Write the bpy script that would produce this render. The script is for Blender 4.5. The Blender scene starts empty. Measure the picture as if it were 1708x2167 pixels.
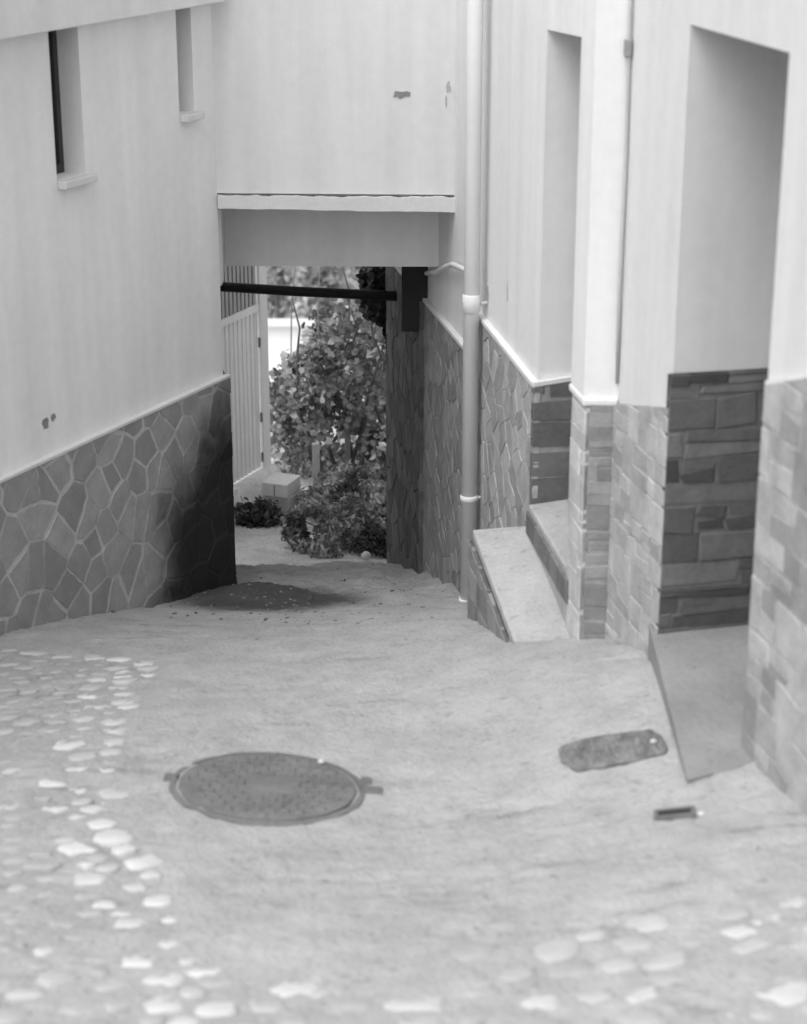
import bpy, math, random
import numpy as np
from mathutils import Vector, noise as mnoise
from mathutils.bvhtree import BVHTree
random.seed(7); rng = np.random.default_rng(7)
scene = bpy.context.scene
COL = scene.collection

# ------------------------------------------------------------------ camera, sky, sun
PITCH = math.radians(19.5); FPX = 4040.0
CZ = 2.1                                            # eye height over the street at the camera
cam_d = bpy.data.cameras.new('camera'); cam = bpy.data.objects.new('camera', cam_d); COL.objects.link(cam)
cam.location = (0, 0, CZ); cam.rotation_euler = (math.pi/2 - PITCH, 0, 0)
cam_d.sensor_fit = 'VERTICAL'; cam_d.sensor_height = 24.0; cam_d.lens = 24.0*FPX/2166.0
cam_d.clip_start = 0.05; cam_d.clip_end = 2000
cam_d.dof.use_dof = True; cam_d.dof.focus_distance = 10.8; cam_d.dof.aperture_fstop = 1.5
scene.camera = cam

world = bpy.data.worlds.new('World'); scene.world = world; world.use_nodes = True
wn = world.node_tree.nodes; wl = world.node_tree.links
SUN_EL, SUN_AZ = math.radians(60), math.radians(222)  # azimuth the light comes from, clockwise from +Y
sky = wn.new('ShaderNodeTexSky'); sky.sky_type = 'NISHITA'; sky.sun_disc = False
sky.sun_elevation = SUN_EL; sky.sun_rotation = SUN_AZ; sky.air_density = 1.0; sky.dust_density = 4.0
bw = wn.new('ShaderNodeRGBToBW'); wl.new(sky.outputs[0], bw.inputs[0])      # black and white photograph
wl.new(bw.outputs[0], wn['Background'].inputs[0]); wn['Background'].inputs[1].default_value = 0.15
sd = bpy.data.lights.new('sun', 'SUN'); so = bpy.data.objects.new('sun', sd); COL.objects.link(so)
sd.energy = 0.55; sd.angle = math.radians(60); sd.color = (1, 1, 1)
sdir = Vector((math.sin(SUN_AZ)*math.cos(SUN_EL), math.cos(SUN_AZ)*math.cos(SUN_EL), math.sin(SUN_EL)))
so.rotation_euler = (-sdir).to_track_quat('-Z', 'Y').to_euler()
so.location = sdir*20
scene.view_settings.view_transform = 'Standard'; scene.view_settings.look = 'None'
scene.view_settings.gamma = 1.0; scene.view_settings.exposure = 0.98
scene.cycles.max_bounces = 6; scene.cycles.diffuse_bounces = 4

# ------------------------------------------------------------------ measuring helpers
CP, SP = math.cos(PITCH), math.sin(PITCH)
def ray(px, py):
    a = (px-854.0)/FPX; b = -(py-1083.0)/FPX
    return Vector((a, CP + b*SP, -SP + b*CP))
def at_y(px, py, y):
    d = ray(px, py); return Vector((d.x*y/d.y, y, CZ + d.z*y/d.y))
def on_z(px, py, z):
    d = ray(px, py); t = (z-CZ)/d.z; return Vector((d.x*t, d.y*t, z))
class Frame:
    """a vertical wall plane: u along the wall, z up, d out of the wall"""
    def __init__(s, o, u, n):
        s.o = Vector((o[0], o[1], 0)); s.u = Vector((u[0], u[1], 0)).normalized(); s.n = Vector((n[0], n[1], 0)).normalized()
    def p(s, u, z, d=0.0): return s.o + s.u*u + s.n*d + Vector((0, 0, z))
    def uz(s, px, py, d=0.0):
        r = ray(px, py); c = Vector((0, 0, CZ)); o = s.o + s.n*d
        t = (o-c).dot(s.n)/r.dot(s.n); q = c + r*t
        return ((q-s.o).dot(s.u), q.z)

# ------------------------------------------------------------------ mesh builder
class MB:
    def __init__(s): s.v = []; s.f = []; s.t = []
    def add(s, vs, fs, tone=0.5):
        b = len(s.v); s.v += [tuple(v) for v in vs]
        for f in fs: s.f.append(tuple(b+i for i in f)); s.t.append(tone)
    def plate(s, fr, poly, d0, d1, tone=0.5, inset=0.0):
        n = len(poly)
        if n < 3: return
        cu = sum(p[0] for p in poly)/n; cz = sum(p[1] for p in poly)/n
        area = sum(poly[i][0]*poly[(i+1) % n][1]-poly[(i+1) % n][0]*poly[i][1] for i in range(n))
        if area < 0: poly = poly[::-1]
        back = [fr.p(u, z, d0) for u, z in poly]
        if inset > 0:
            mid = [fr.p(u, z, d1-inset) for u, z in poly]
            fpts = []
            for u, z in poly:
                l = math.hypot(u-cu, z-cz) or 1; k = max(0.0, 1-1.3*inset/l)
                fpts.append(fr.p(cu+(u-cu)*k, cz+(z-cz)*k, d1))
            vs = back+mid+fpts
            fs = [tuple(range(2*n, 3*n))]
            for i in range(n):
                j = (i+1) % n
                fs += [(i, j, n+j, n+i), (n+i, n+j, 2*n+j, 2*n+i)]
        else:
            vs = back+[fr.p(u, z, d1) for u, z in poly]
            fs = [tuple(range(n, 2*n)), tuple(range(n-1, -1, -1))]
            for i in range(n):
                j = (i+1) % n; fs.append((i, j, n+j, n+i))
        if fr.u.cross(Vector((0, 0, 1))).dot(fr.n) < 0: fs = [f[::-1] for f in fs]
        s.add(vs, fs, tone)
    def rect(s, fr, u0, z0, u1, z1, d0, d1, tone=0.5):
        s.plate(fr, [(u0, z0), (u1, z0), (u1, z1), (u0, z1)], d0, d1, tone)
    def prism(s, pts, z0, z1, tone=0.5):
        """pts in plan (x, y), z0/z1 numbers or lists per corner"""
        n = len(pts)
        a = sum(pts[i][0]*pts[(i+1) % n][1]-pts[(i+1) % n][0]*pts[i][1] for i in range(n))
        if not isinstance(z0, (list, tuple)): z0 = [z0]*n
        if not isinstance(z1, (list, tuple)): z1 = [z1]*n
        if a < 0: pts = pts[::-1]; z0 = list(z0)[::-1]; z1 = list(z1)[::-1]
        vs = [(p[0], p[1], z) for p, z in zip(pts, z0)]+[(p[0], p[1], z) for p, z in zip(pts, z1)]
        fs = [tuple(range(n-1, -1, -1)), tuple(range(n, 2*n))]
        for i in range(n):
            j = (i+1) % n; fs.append((i, j, n+j, n+i))
        s.add(vs, fs, tone)
    def tube(s, pts, r, seg=14, tone=0.5, cap=True):
        pts = [Vector(p) for p in pts]; n = len(pts)
        rs = r if isinstance(r, (list, tuple)) else [r]*n
        ref = Vector((0.13, 0.27, 0.95)); rings = []
        for i in range(n):
            t = (pts[min(i+1, n-1)]-pts[max(i-1, 0)]).normalized()
            a = t.cross(ref)
            if a.length < 1e-3: a = t.cross(Vector((1, 0, 0)))
            a.normalize(); b = t.cross(a)
            rings.append([pts[i]+(a*math.cos(2*math.pi*k/seg)+b*math.sin(2*math.pi*k/seg))*rs[i] for k in range(seg)])
        vs = [v for rg in rings for v in rg]; fs = []
        for i in range(n-1):
            for k in range(seg):
                k2 = (k+1) % seg; fs.append((i*seg+k, i*seg+k2, (i+1)*seg+k2, (i+1)*seg+k))
        if cap: fs += [tuple(range(seg-1, -1, -1)), tuple((n-1)*seg+k for k in range(seg))]
        s.add(vs, fs, tone)
    def build(s, name, mat, parent=None, smooth=False, bevel=0.0):
        me = bpy.data.meshes.new(name)
        off = parent.matrix_world_loc if False else (Vector(TL[parent]) if parent is not None else Vector((0, 0, 0)))
        me.from_pydata([(v[0]-off.x, v[1]-off.y, v[2]-off.z) for v in s.v], [], s.f)
        a = me.attributes.new('tone', 'FLOAT', 'FACE'); a.data.foreach_set('value', np.array(s.t, dtype=np.float32))
        if smooth: me.polygons.foreach_set('use_smooth', [True]*len(me.polygons))
        me.validate(); me.update(); me.materials.append(mat)
        o = bpy.data.objects.new(name, me); COL.objects.link(o)
        if parent is not None: o.parent = parent; TL[o] = TL[parent]
        else: TL[o] = (0, 0, 0)
        if bevel:
            m = o.modifiers.new('bevel', 'BEVEL'); m.width = bevel; m.segments = 2; m.limit_method = 'ANGLE'; m.angle_limit = math.radians(40)
        return o
TL = {}
def tag(o, label=None, cat=None, group=None, kind=None):
    if label: o['label'] = label
    if cat: o['category'] = cat
    if group: o['group'] = group
    if kind: o['kind'] = kind
    return o
def thing(name, label, cat, loc, group=None):
    o = bpy.data.objects.new(name, None); COL.objects.link(o); o.location = loc
    o.empty_display_size = 0.1; TL[o] = tuple(loc)
    return tag(o, label, cat, group)

# ------------------------------------------------------------------ materials (all neutral: the photograph is black and white)
DARK_C = None
def mat(name, base, var=0.12, scale=3.0, fine=60.0, rough=0.85, bump=0.15, bump_scale=90.0, tone=False, aniso=None, worn=0.0,
        streak=0.0, spec=0.3, metal=0.0, dark_patch=None, translucent=0.0, bdist=0.004, leaf=False):
    m = bpy.data.materials.new(name); m.use_nodes = True
    nt = m.node_tree; N = nt.nodes; L = nt.links; bs = N['Principled BSDF']
    geo = N.new('ShaderNodeNewGeometry'); P = geo.outputs['Position']
    def math_(op, a, b=None, clamp=False):
        n = N.new('ShaderNodeMath'); n.operation = op; n.use_clamp = clamp
        for i, x in enumerate((a, b)):
            if x is None: continue
            if isinstance(x, (int, float)): n.inputs[i].default_value = x
            else: L.new(x, n.inputs[i])
        return n.outputs[0]
    def nz(sc, detail=4, vec=P, rgh=0.55):
        n = N.new('ShaderNodeTexNoise'); n.inputs['Scale'].default_value = sc; n.inputs['Detail'].default_value = detail
        n.inputs['Roughness'].default_value = rgh; L.new(vec, n.inputs['Vector']); return n.outputs['Fac']
    PA = P
    if aniso:
        mp0 = N.new('ShaderNodeMapping'); mp0.inputs['Scale'].default_value = aniso; mp0.inputs['Rotation'].default_value = (0, 0, -0.1); L.new(P, mp0.inputs['Vector']); PA = mp0.outputs[0]
    a = math_('SUBTRACT', nz(scale, 5, PA), 0.5); b = math_('SUBTRACT', nz(fine, 3, PA), 0.5)
    k = math_('ADD', math_('MULTIPLY', a, 2.6*var), math_('MULTIPLY', b, 1.4*var))
    if streak:
        mp = N.new('ShaderNodeMapping'); mp.inputs['Scale'].default_value = (5, 5, 0.35); L.new(P, mp.inputs['Vector'])
        c = math_('SUBTRACT', nz(1.6, 4, mp.outputs[0]), 0.5); k = math_('ADD', k, math_('MULTIPLY', c, 2.0*streak))
    v = math_('ADD', k, 1.0)
    if worn:
        mp = N.new('ShaderNodeMapping'); mp.inputs['Scale'].default_value = (3.2, 13, 3.2); mp.inputs['Rotation'].default_value = (0, 0, -0.12); L.new(P, mp.inputs['Vector'])
        a1 = N.new('ShaderNodeMapRange'); L.new(nz(1.0, 5, mp.outputs[0], .6), a1.inputs[0]); a1.inputs[1].default_value = .58; a1.inputs[2].default_value = .70; a1.inputs[3].default_value = 0; a1.inputs[4].default_value = worn
        a2 = N.new('ShaderNodeMapRange'); L.new(nz(1.3, 3), a2.inputs[0]); a2.inputs[1].default_value = .42; a2.inputs[2].default_value = .6
        v = math_('SUBTRACT', v, math_('MULTIPLY', a1.outputs[0], a2.outputs[0]))
        mp = N.new('ShaderNodeMapping'); mp.inputs['Scale'].default_value = (22, 30, 22); L.new(P, mp.inputs['Vector'])
        a1 = N.new('ShaderNodeMapRange'); L.new(nz(1.0, 4, mp.outputs[0], .6), a1.inputs[0]); a1.inputs[1].default_value = .60; a1.inputs[2].default_value = .74; a1.inputs[3].default_value = 0; a1.inputs[4].default_value = worn*1.1
        v = math_('SUBTRACT', v, a1.outputs[0])
    if tone:
        at = N.new('ShaderNodeAttribute'); at.attribute_name = 'tone'
        v = math_('MULTIPLY', v, at.outputs['Fac'])
        if base != 1.0: v = math_('MULTIPLY', v, base)
    else: v = math_('MULTIPLY', v, base)
    if dark_patch:                                        # dark patch: (centre, radii, darkest factor)
        for (c, r, amt) in dark_patch:
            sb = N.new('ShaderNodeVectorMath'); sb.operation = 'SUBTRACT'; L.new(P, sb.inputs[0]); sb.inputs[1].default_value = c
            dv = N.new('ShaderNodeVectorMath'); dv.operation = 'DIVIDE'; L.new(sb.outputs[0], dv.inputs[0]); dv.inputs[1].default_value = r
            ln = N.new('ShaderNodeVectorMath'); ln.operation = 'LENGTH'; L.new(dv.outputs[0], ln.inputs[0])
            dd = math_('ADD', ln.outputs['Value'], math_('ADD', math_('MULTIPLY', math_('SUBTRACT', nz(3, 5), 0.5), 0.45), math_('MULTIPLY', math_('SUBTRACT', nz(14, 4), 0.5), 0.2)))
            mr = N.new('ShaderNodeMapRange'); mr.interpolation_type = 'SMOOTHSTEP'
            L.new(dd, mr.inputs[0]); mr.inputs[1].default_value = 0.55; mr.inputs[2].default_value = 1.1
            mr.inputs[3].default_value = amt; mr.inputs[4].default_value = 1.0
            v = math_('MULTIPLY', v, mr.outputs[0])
    v = math_('MAXIMUM', v, 0.005)
    L.new(v, bs.inputs['Base Color'])
    bs.inputs['Roughness'].default_value = rough; bs.inputs['Metallic'].default_value = metal
    bs.inputs['Specular IOR Level'].default_value = spec
    if bump:
        bp = N.new('ShaderNodeBump'); bp.inputs['Strength'].default_value = bump; bp.inputs['Distance'].default_value = bdist
        L.new(math_('ADD', nz(bump_scale, 4), math_('MULTIPLY', nz(bump_scale*0.12, 3), 1.5)), bp.inputs['Height'])
        L.new(bp.outputs[0], bs.inputs['Normal'])
    if leaf:
        tr = N.new('ShaderNodeBsdfTranslucent'); L.new(v, tr.inputs['Color'])
        mx = N.new('ShaderNodeMixShader'); mx.inputs[0].default_value = translucent
        L.new(bs.outputs[0], mx.inputs[1]); L.new(tr.outputs[0], mx.inputs[2])
        L.new(mx.outputs[0], N['Material Output'].inputs['Surface'])
    return m

# key wall planes -------------------------------------------------------------------------
L0 = at_y(50, 1325, 7.9); L1 = at_y(487, 1245, 9.55)
LW = Frame(L1, (L1-L0).xy, ((L1-L0).y, -(L1-L0).x))                      # left house wall, u=0 at passage corner
A0 = at_y(985, 1250, 9.4)
uA = Vector((math.sin(math.radians(-9.5)), math.cos(math.radians(-9.5))))
WA = Frame(A0, uA, (-uA.y, uA.x))                                        # right wall beside the passage
Y_P = 7.0                                                                # near face of the pillar
PB = at_y(1288, 1345, Y_P)
uB = Vector((math.sin(math.radians(-12)), math.cos(math.radians(-12))))
WB = Frame(PB, uB, (-uB.y, uB.x))                                        # nearer right wall, u=0 at pillar, negative towards the camera
F1 = WA.p((9.8-A0.y)/uA.y, 0)
FC = Frame(L1, (F1.x-L1.x, F1.y-L1.y), ((F1.y-L1.y), -(F1.x-L1.x)))      # house front over the passage
FW = (Vector((F1.x, F1.y))-Vector((L1.x, L1.y))).length
TOP = CZ+0.35; TOPN = CZ+1.5  # heights of unseen wall tops; the second is raised to shade the near street

# ------------------------------------------------------------------ street surface
def base_z(y):
    y = np.asarray(y, dtype=float); return CZ-2.1-0.158*y-0.01*np.maximum(0, y-5.5)**2
ctrl = []
for px, py, y in [(50, 1325, 7.9), (270, 1282, 8.75), (487, 1245, 9.55), (1240, 1357, 7.0), (1300, 1347, 7.0), (1390, 1385, 6.4), (1425, 1500, 5.9),
                  (1455, 1650, 5.4), (1600, 1625, 5.5), (1708, 1690, 5.18), (985, 1252, 9.4), (1000, 1302, 7.95), (1085, 1355, 7.1),
                  (910, 1222, 10.2), (835, 1190, 11.6), (660, 1191, 11.3), (490, 1192, 11.0)]:
    q = at_y(px, py, y); ctrl.append((q.x, q.y, q.z-float(base_z(q.y))))
for q in [(-.5, 5.1, 0), (.2, 5.1, 0), (-.5, 6.2, .06), (.2, 6.2, .06), (-.4, 7.3, .08), (-1.3, 5.3, .02), (-1.4, 6.6, .06), (0, 4.2, 0), (-1, 4.2, 0), (.9, 4.2, .05), (.6, 5.6, .08), (-.1, 8.4, .02), (1.6, 4.4, .1), (-2.2, 4.4, 0), (0, 3, 0)]: ctrl.append(q)
RBF_S = 0.75
_c = np.array(ctrl); _d2 = (_c[:, None, 0]-_c[None, :, 0])**2+(_c[:, None, 1]-_c[None, :, 1])**2
RBF_W = np.linalg.solve(np.exp(-_d2/(2*RBF_S**2))+np.eye(len(ctrl))*0.06, _c[:, 2])
def zg(x, y):
    x = np.asarray(x, dtype=float); y = np.asarray(y, dtype=float)
    out = np.zeros(np.broadcast(x, y).shape)
    for (cx, cy, dz), w in zip(ctrl, RBF_W): out = out+w*np.exp(-((x-cx)**2+(y-cy)**2)/(2*RBF_S**2))
    return base_z(y)+out
def ground(px, py):
    d = ray(px, py); t = 2.0
    lo, hi = 2.0, 30.0
    f = lambda t: CZ+d.z*t-float(zg(d.x*t, d.y*t))
    while t < 30 and f(t) > 0: t += 0.25
    lo, hi = t-0.25, t
    for _ in range(30):
        m = (lo+hi)/2
        if f(m) > 0: lo = m
        else: hi = m
    return Vector((d.x*lo, d.y*lo, CZ+d.z*lo))

def vnoise(x, y, seed):
    """smooth value noise on arrays"""
    r = np.random.default_rng(seed).random((256, 256))
    xi = np.floor(x).astype(int); yi = np.floor(y).astype(int); fx = x-xi; fy = y-yi
    fx = fx*fx*(3-2*fx); fy = fy*fy*(3-2*fy)
    g = lambda a, b: r[a % 256, b % 256]
    return (g(xi, yi)*(1-fx)+g(xi+1, yi)*fx)*(1-fy)+(g(xi, yi+1)*(1-fx)+g(xi+1, yi+1)*fx)*fy-0.5

wb = lambda px, py, d=0: WB.uz(px, py, d)
ud0 = (wb(1408, 1250)[0]+wb(1452, 100)[0])/2         # far corner of the near doorway
ud1 = (wb(1632, 780)[0]+wb(1662, 150)[0])/2          # its near corner
SLAB = [at_y(1374, 1322, 6.46), at_y(1455, 1643, 5.4), at_y(1602, 1618, 5.5)]
SLAB[1].z = float(zg(SLAB[1].x, SLAB[1].y))+.004
slab_z = lambda y: SLAB[1].z+.012+(SLAB[0].z-SLAB[1].z-.012)*(y-SLAB[1].y)/(SLAB[0].y-SLAB[1].y)
SLAB += [WB.p(ud1-.1, 0, .0), WB.p(ud1-.1, 0, -.81), WB.p(ud0-.002, 0, -.81), WB.p(ud0-.032, 0, 0.024), WB.p(ud0+.06, 0, .024)]
E0 = at_y(490, 1192, 11.0); E1 = at_y(835, 1190, 11.6)
dark_c = LW.p(-0.05, L1.z+0.15, 0.12)  # centre of a dark patch spread over street and wall base
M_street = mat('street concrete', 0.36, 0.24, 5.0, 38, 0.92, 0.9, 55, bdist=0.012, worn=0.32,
               dark_patch=[((dark_c.x+0.12, dark_c.y-0.30, dark_c.z-0.15), (0.62, 0.62, 0.5), 0.20)])
def inpoly(x, y, poly):
    r = False; n = len(poly)
    for i in range(n):
        x0, y0 = poly[i]; x1, y1 = poly[(i+1) % n]
        if (y0 > y) != (y1 > y) and x < (x1-x0)*(y-y0)/(y1-y0)+x0: r = not r
    return r
SLC = (sum(v.x for v in SLAB)/len(SLAB), sum(v.y for v in SLAB)/len(SLAB))
CRACKS = [[ground(*p).xy for p in L_] for L_ in (((60, 1692), (200, 1694), (350, 1668)), ((1000, 1712), (1200, 1690), (1360, 1672)), ((560, 1852), (700, 1860), (880, 1850)), ((1440, 1805), (1600, 1790), (1708, 1780)), ((900, 1968), (1150, 1960), (1330, 1950)))]
def make_street():
    xs = np.concatenate([np.linspace(-7, -2.4, 24)[:-1], np.linspace(-2.4, 1.6, 230), np.linspace(1.6, 5, 16)[1:]])
    ts = np.concatenate([np.linspace(0, 0.32, 30)[:-1], np.linspace(0.32, 1, 420)])
    X, T = np.meshgrid(xs, ts)
    far = E0.y+(E1.y-E0.y)*np.clip((X-E0.x)/(E1.x-E0.x), -0.5, 1.6)+0.09*vnoise(X*5, X*0+3, 11)+0.05*vnoise(X*17, X*0+5, 12)
    Y = -3+(far+3)*T
    Z = zg(X, Y)
    # worn, slightly ridged concrete: bumps stretched across the street plus a few trowel grooves
    S = Y-0.10*X
    Z += 0.008*vnoise(X*2.2, S*3.1, 1)+0.005*vnoise(X*8, S*9, 2)+0.006*vnoise(X*17, S*21, 3)+0.008*vnoise(X*37, S*41, 4)
    Z += np.clip((Y-8.8)/1.0, 0, 1)*(0.05*vnoise(X*5, Y*5, 31)+0.03*vnoise(X*13, Y*12, 32)+0.016*vnoise(X*28, Y*24, 33))
    g = vnoise(X*1.6, S*5.5, 5); Z -= 0.014*np.exp(-(g/0.03)**2)*np.clip(vnoise(X*2.3, S*2.3, 6)*6, 0, 1)
    for path in CRACKS:
        for p, q in zip(path, path[1:]):
            dx, dy = q[0]-p[0], q[1]-p[1]; l2 = dx*dx+dy*dy
            t = np.clip(((X-p[0])*dx+(Y-p[1])*dy)/l2, 0, 1)
            dd = np.hypot(X-p[0]-t*dx+.02*vnoise(X*9, Y*9, 41), Y-p[1]-t*dy+.03*vnoise(X*9, Y*9, 42))
            Z -= .02*np.exp(-(dd/.011)**2)
    m = ground(545, 1252); Z += 0.06*np.exp(-(((X-m.x)/0.16)**2+((Y-m.y)/0.22)**2))
    m = ground(440, 1262); Z += 0.03*np.exp(-(((X-m.x)/0.2)**2+((Y-m.y)/0.15)**2))
    sp = [(v.x+(SLC[0]-v.x)*.04, v.y+(SLC[1]-v.y)*.04) for v in SLAB]        # bed of the doorway slab
    for i, j in np.argwhere((X > .8) & (X < 2.2) & (Y > 5.2) & (Y < 6.8)):
        if inpoly(X[i, j], Y[i, j], sp): Z[i, j] = min(Z[i, j], slab_z(Y[i, j])-.06)
    V = np.stack([X, Y, Z], -1).reshape(-1, 3); ny, nx = X.shape
    idx = np.arange(ny*nx).reshape(ny, nx)
    F = np.stack([idx[:-1, :-1], idx[:-1, 1:], idx[1:, 1:], idx[1:, :-1]], -1).reshape(-1, 4).tolist()
    V = V.tolist()
    b = len(V); last = idx[-1]
    for i in last: v = V[i]; V.append([v[0], v[1], v[2]-0.35])       # broken edge where the paving stops
    for k in range(nx-1): F.append([int(last[k]), int(last[k+1]), b+k+1, b+k])
    me = bpy.data.meshes.new('street'); me.from_pydata(V, [], F)
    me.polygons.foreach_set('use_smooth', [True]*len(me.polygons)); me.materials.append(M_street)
    o = bpy.data.objects.new('street', me); COL.objects.link(o); TL[o] = (0, 0, 0)
    tag(o, 'worn pale concrete street running downhill to the passage', kind='structure')
    return BVHTree.FromPolygons(V, F)
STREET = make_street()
def on_street(q):
    h = STREET.ray_cast(Vector((q.x, q.y, q.z+3)), Vector((0, 0, -1)))[0]
    return h if h is not None else q

M_soil = mat('dry soil', 0.52, 0.32, 5, 40, 0.95, 0.8, 60, bdist=0.02, worn=.4)
def terr(x, y):
    x = np.asarray(x, dtype=float); y = np.asarray(y, dtype=float)
    near = np.where(y < 11.2, base_z(np.minimum(y, 11.2))-0.42, CZ-4.44-0.125*(y-11.2))
    z17 = CZ-4.44-0.125*(17-11.2)
    fall = z17-0.5*(y-17)*np.exp(-np.maximum(y-17, 0)/60)
    zz = np.where(y < 17, near, fall)
    rise = np.clip((y-68)/90, 0, 1.5)
    zz = zz+60*rise**1.3
    return zz+np.where(y > 11.2, 0.03, 0.0)*vnoise(x*2.5+40, y*2.5, 21)
def make_terrain():
    xs = np.concatenate([np.linspace(-300, -6, 20)[:-1], np.linspace(-6, 6, 90), np.linspace(6, 300, 20)[1:]])
    ys = np.concatenate([np.linspace(-300, 10.0, 20)[:-1], np.linspace(10.0, 20, 90), np.linspace(20, 130, 50)[1:], np.linspace(130, 600, 8)[1:]])
    X, Y = np.meshgrid(xs, ys); Z = terr(X, Y)
    V = np.stack([X, Y, Z], -1).reshape(-1, 3).tolist(); ny, nx = X.shape; idx = np.arange(ny*nx).reshape(ny, nx)
    F = np.stack([idx[:-1, :-1], idx[:-1, 1:], idx[1:, 1:], idx[1:, :-1]], -1).reshape(-1, 4).tolist()
    me = bpy.data.meshes.new('ground'); me.from_pydata(V, [], F)
    me.polygons.foreach_set('use_smooth', [True]*len(me.polygons)); me.materials.append(M_soil)
    o = bpy.data.objects.new('ground', me); COL.objects.link(o); TL[o] = (0, 0, 0)
    tag(o, 'bare pale earth path and hillside beyond the passage', kind='structure')
make_terrain()

# ------------------------------------------------------------------ stone patterns
def clip(poly, a, b, c):
    """keep a*u+b*z<=c"""
    out = []; n = len(poly)
    for i in range(n):
        p, q = poly[i], poly[(i+1) % n]; dp = a*p[0]+b*p[1]-c; dq = a*q[0]+b*q[1]-c
        if dp <= 0: out.append(p)
        if (dp < 0 < dq) or (dq < 0 < dp):
            t = dp/(dp-dq); out.append((p[0]+(q[0]-p[0])*t, p[1]+(q[1]-p[1])*t))
    return out
def clip_region(poly, region):
    n = len(region)
    ar = sum(region[i][0]*region[(i+1) % n][1]-region[(i+1) % n][0]*region[i][1] for i in range(n))
    rg = region if ar > 0 else region[::-1]
    for i in range(n):
        p, q = rg[i], rg[(i+1) % n]
        a, b = (q[1]-p[1]), -(q[0]-p[0])
        poly = clip(poly, a, b, a*p[0]+b*p[1])
        if len(poly) < 3: return []
    return poly
def crazy(mb, fr, region, su, sz, joint, t, lo, hi, mortar, rnd):
    us = [p[0] for p in region]; zs = [p[1] for p in region]
    pts = []
    u = min(us)-su
    k = 0
    while u < max(us)+su:
        z = min(zs)-sz+(k % 2)*sz*0.5
        while z < max(zs)+sz:
            pts.append((u+rnd.uniform(-.42, .42)*su, z+rnd.uniform(-.42, .42)*sz)); z += sz*rnd.uniform(.75, 1.3)
        u += su; k += 1
    mb.plate(fr, region, 0.0, t*0.94, mortar)
    for i, p in enumerate(pts):
        poly = [(p[0]-2*su, p[1]-2*sz), (p[0]+2*su, p[1]-2*sz), (p[0]+2*su, p[1]+2*sz), (p[0]-2*su, p[1]+2*sz)]
        for j, q in enumerate(pts):
            if i == j or abs(q[0]-p[0]) > 3*su or abs(q[1]-p[1]) > 3*sz: continue
            a, b = q[0]-p[0], q[1]-p[1]; l = math.hypot(a, b)
            jj = joint*(0.3+1.4*(((i+j)*7+abs(i-j)*3) % 11)/11)
            c = (a*(p[0]+q[0])+b*(p[1]+q[1]))/2-l*jj/2
            poly = clip(poly, a, b, c)
            if len(poly) < 3: break
        if len(poly) < 3: continue
        poly = clip_region(poly, region)
        if len(poly) < 3: continue
        ragged = []
        for q, q2 in zip(poly, poly[1:]+poly[:1]):          # broken, uneven stone edges
            l = math.hypot(q2[0]-q[0], q2[1]-q[1]); m_ = max(1, int(l/.035))
            for h in range(m_):
                w_ = min(.004, l*.1) if h else .0015
                ragged.append((q[0]+(q2[0]-q[0])*h/m_+rnd.uniform(-w_, w_), q[1]+(q2[1]-q[1])*h/m_+rnd.uniform(-w_, w_)))
        mb.plate(fr, ragged, 0.0, t*rnd.uniform(.99, 1.14), rnd.uniform(lo, hi), 0.0025)
def ashlar(mb, fr, region, hmin, hmax, wmin, wmax, joint, t, lo, hi, mortar, rnd, skew=0.012):
    us = [p[0] for p in region]; zs = [p[1] for p in region]
    mb.plate(fr, region, 0.0, t*0.88, mortar)
    z = min(zs)
    while z < max(zs):
        h = rnd.uniform(hmin, hmax); u = min(us)-rnd.uniform(0, wmax)
        while u < max(us):
            w = rnd.uniform(wmin, wmax); j = joint/2
            sub = [(z, z+h)] if rnd.random() < .75 else [(z, z+h*.5), (z+h*.5, z+h)]
            for a, b in sub:
                k = lambda: rnd.uniform(-skew, skew)
                poly = [(u+j+k(), a+j+k()), (u+w-j+k(), a+j+k()), (u+w-j+k(), b-j+k()), (u+j+k(), b-j+k())]
                poly = clip_region(poly, region)
                if len(poly) >= 3: mb.plate(fr, poly, 0.0, t*rnd.uniform(.94, 1.12), rnd.uniform(lo, hi), 0.003)
            u += w
        z += h

# ------------------------------------------------------------------ shared materials
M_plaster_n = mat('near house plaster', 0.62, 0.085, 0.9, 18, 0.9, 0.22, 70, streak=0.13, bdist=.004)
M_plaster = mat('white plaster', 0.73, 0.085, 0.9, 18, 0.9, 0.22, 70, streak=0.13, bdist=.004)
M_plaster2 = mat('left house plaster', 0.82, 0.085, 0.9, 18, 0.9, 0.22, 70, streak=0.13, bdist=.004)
M_mortar = mat('white mortar', 0.68, 0.08, 5, 50, 0.9, 0.4, 90)
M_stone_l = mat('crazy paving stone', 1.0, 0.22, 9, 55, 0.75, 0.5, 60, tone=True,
                dark_patch=[((dark_c.x, dark_c.y, dark_c.z+0.0), (0.85, 0.85, 1.05), 0.08)])
M_stone_r = mat('cut stone cladding', 1.0, 0.30, 9, 45, 0.8, 0.6, 60, tone=True, streak=0.12)
M_concrete = mat('weathered concrete', 0.39, 0.26, 5, 50, 0.9, 0.7, 60, worn=.28, bdist=.008)
M_chip = mat('bare render', 0.26, 0.3, 20, 90, 0.9, 0.4, 90)
M_wet = mat('grey damp patch', .45, .2, 12, 60)
M_glass = mat('dark window glass', 0.03, 0.1, 3, 30, 0.15, 0.0, 50, spec=0.5)
M_frame = mat('dark window frame', 0.06, 0.1, 5, 50, 0.6, 0.1, 80)
M_door = mat('dark door', 0.10, 0.15, 5, 60, 0.5, 0.2, 60, streak=0.1)
M_pvc = mat('painted pipe', 0.68, 0.05, 4, 60, 0.6, 0.05, 80)
M_iron = mat('cast iron', 0.165, 0.38, 9, 60, 0.75, 0.8, 70, spec=0.3, bdist=.008)
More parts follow.
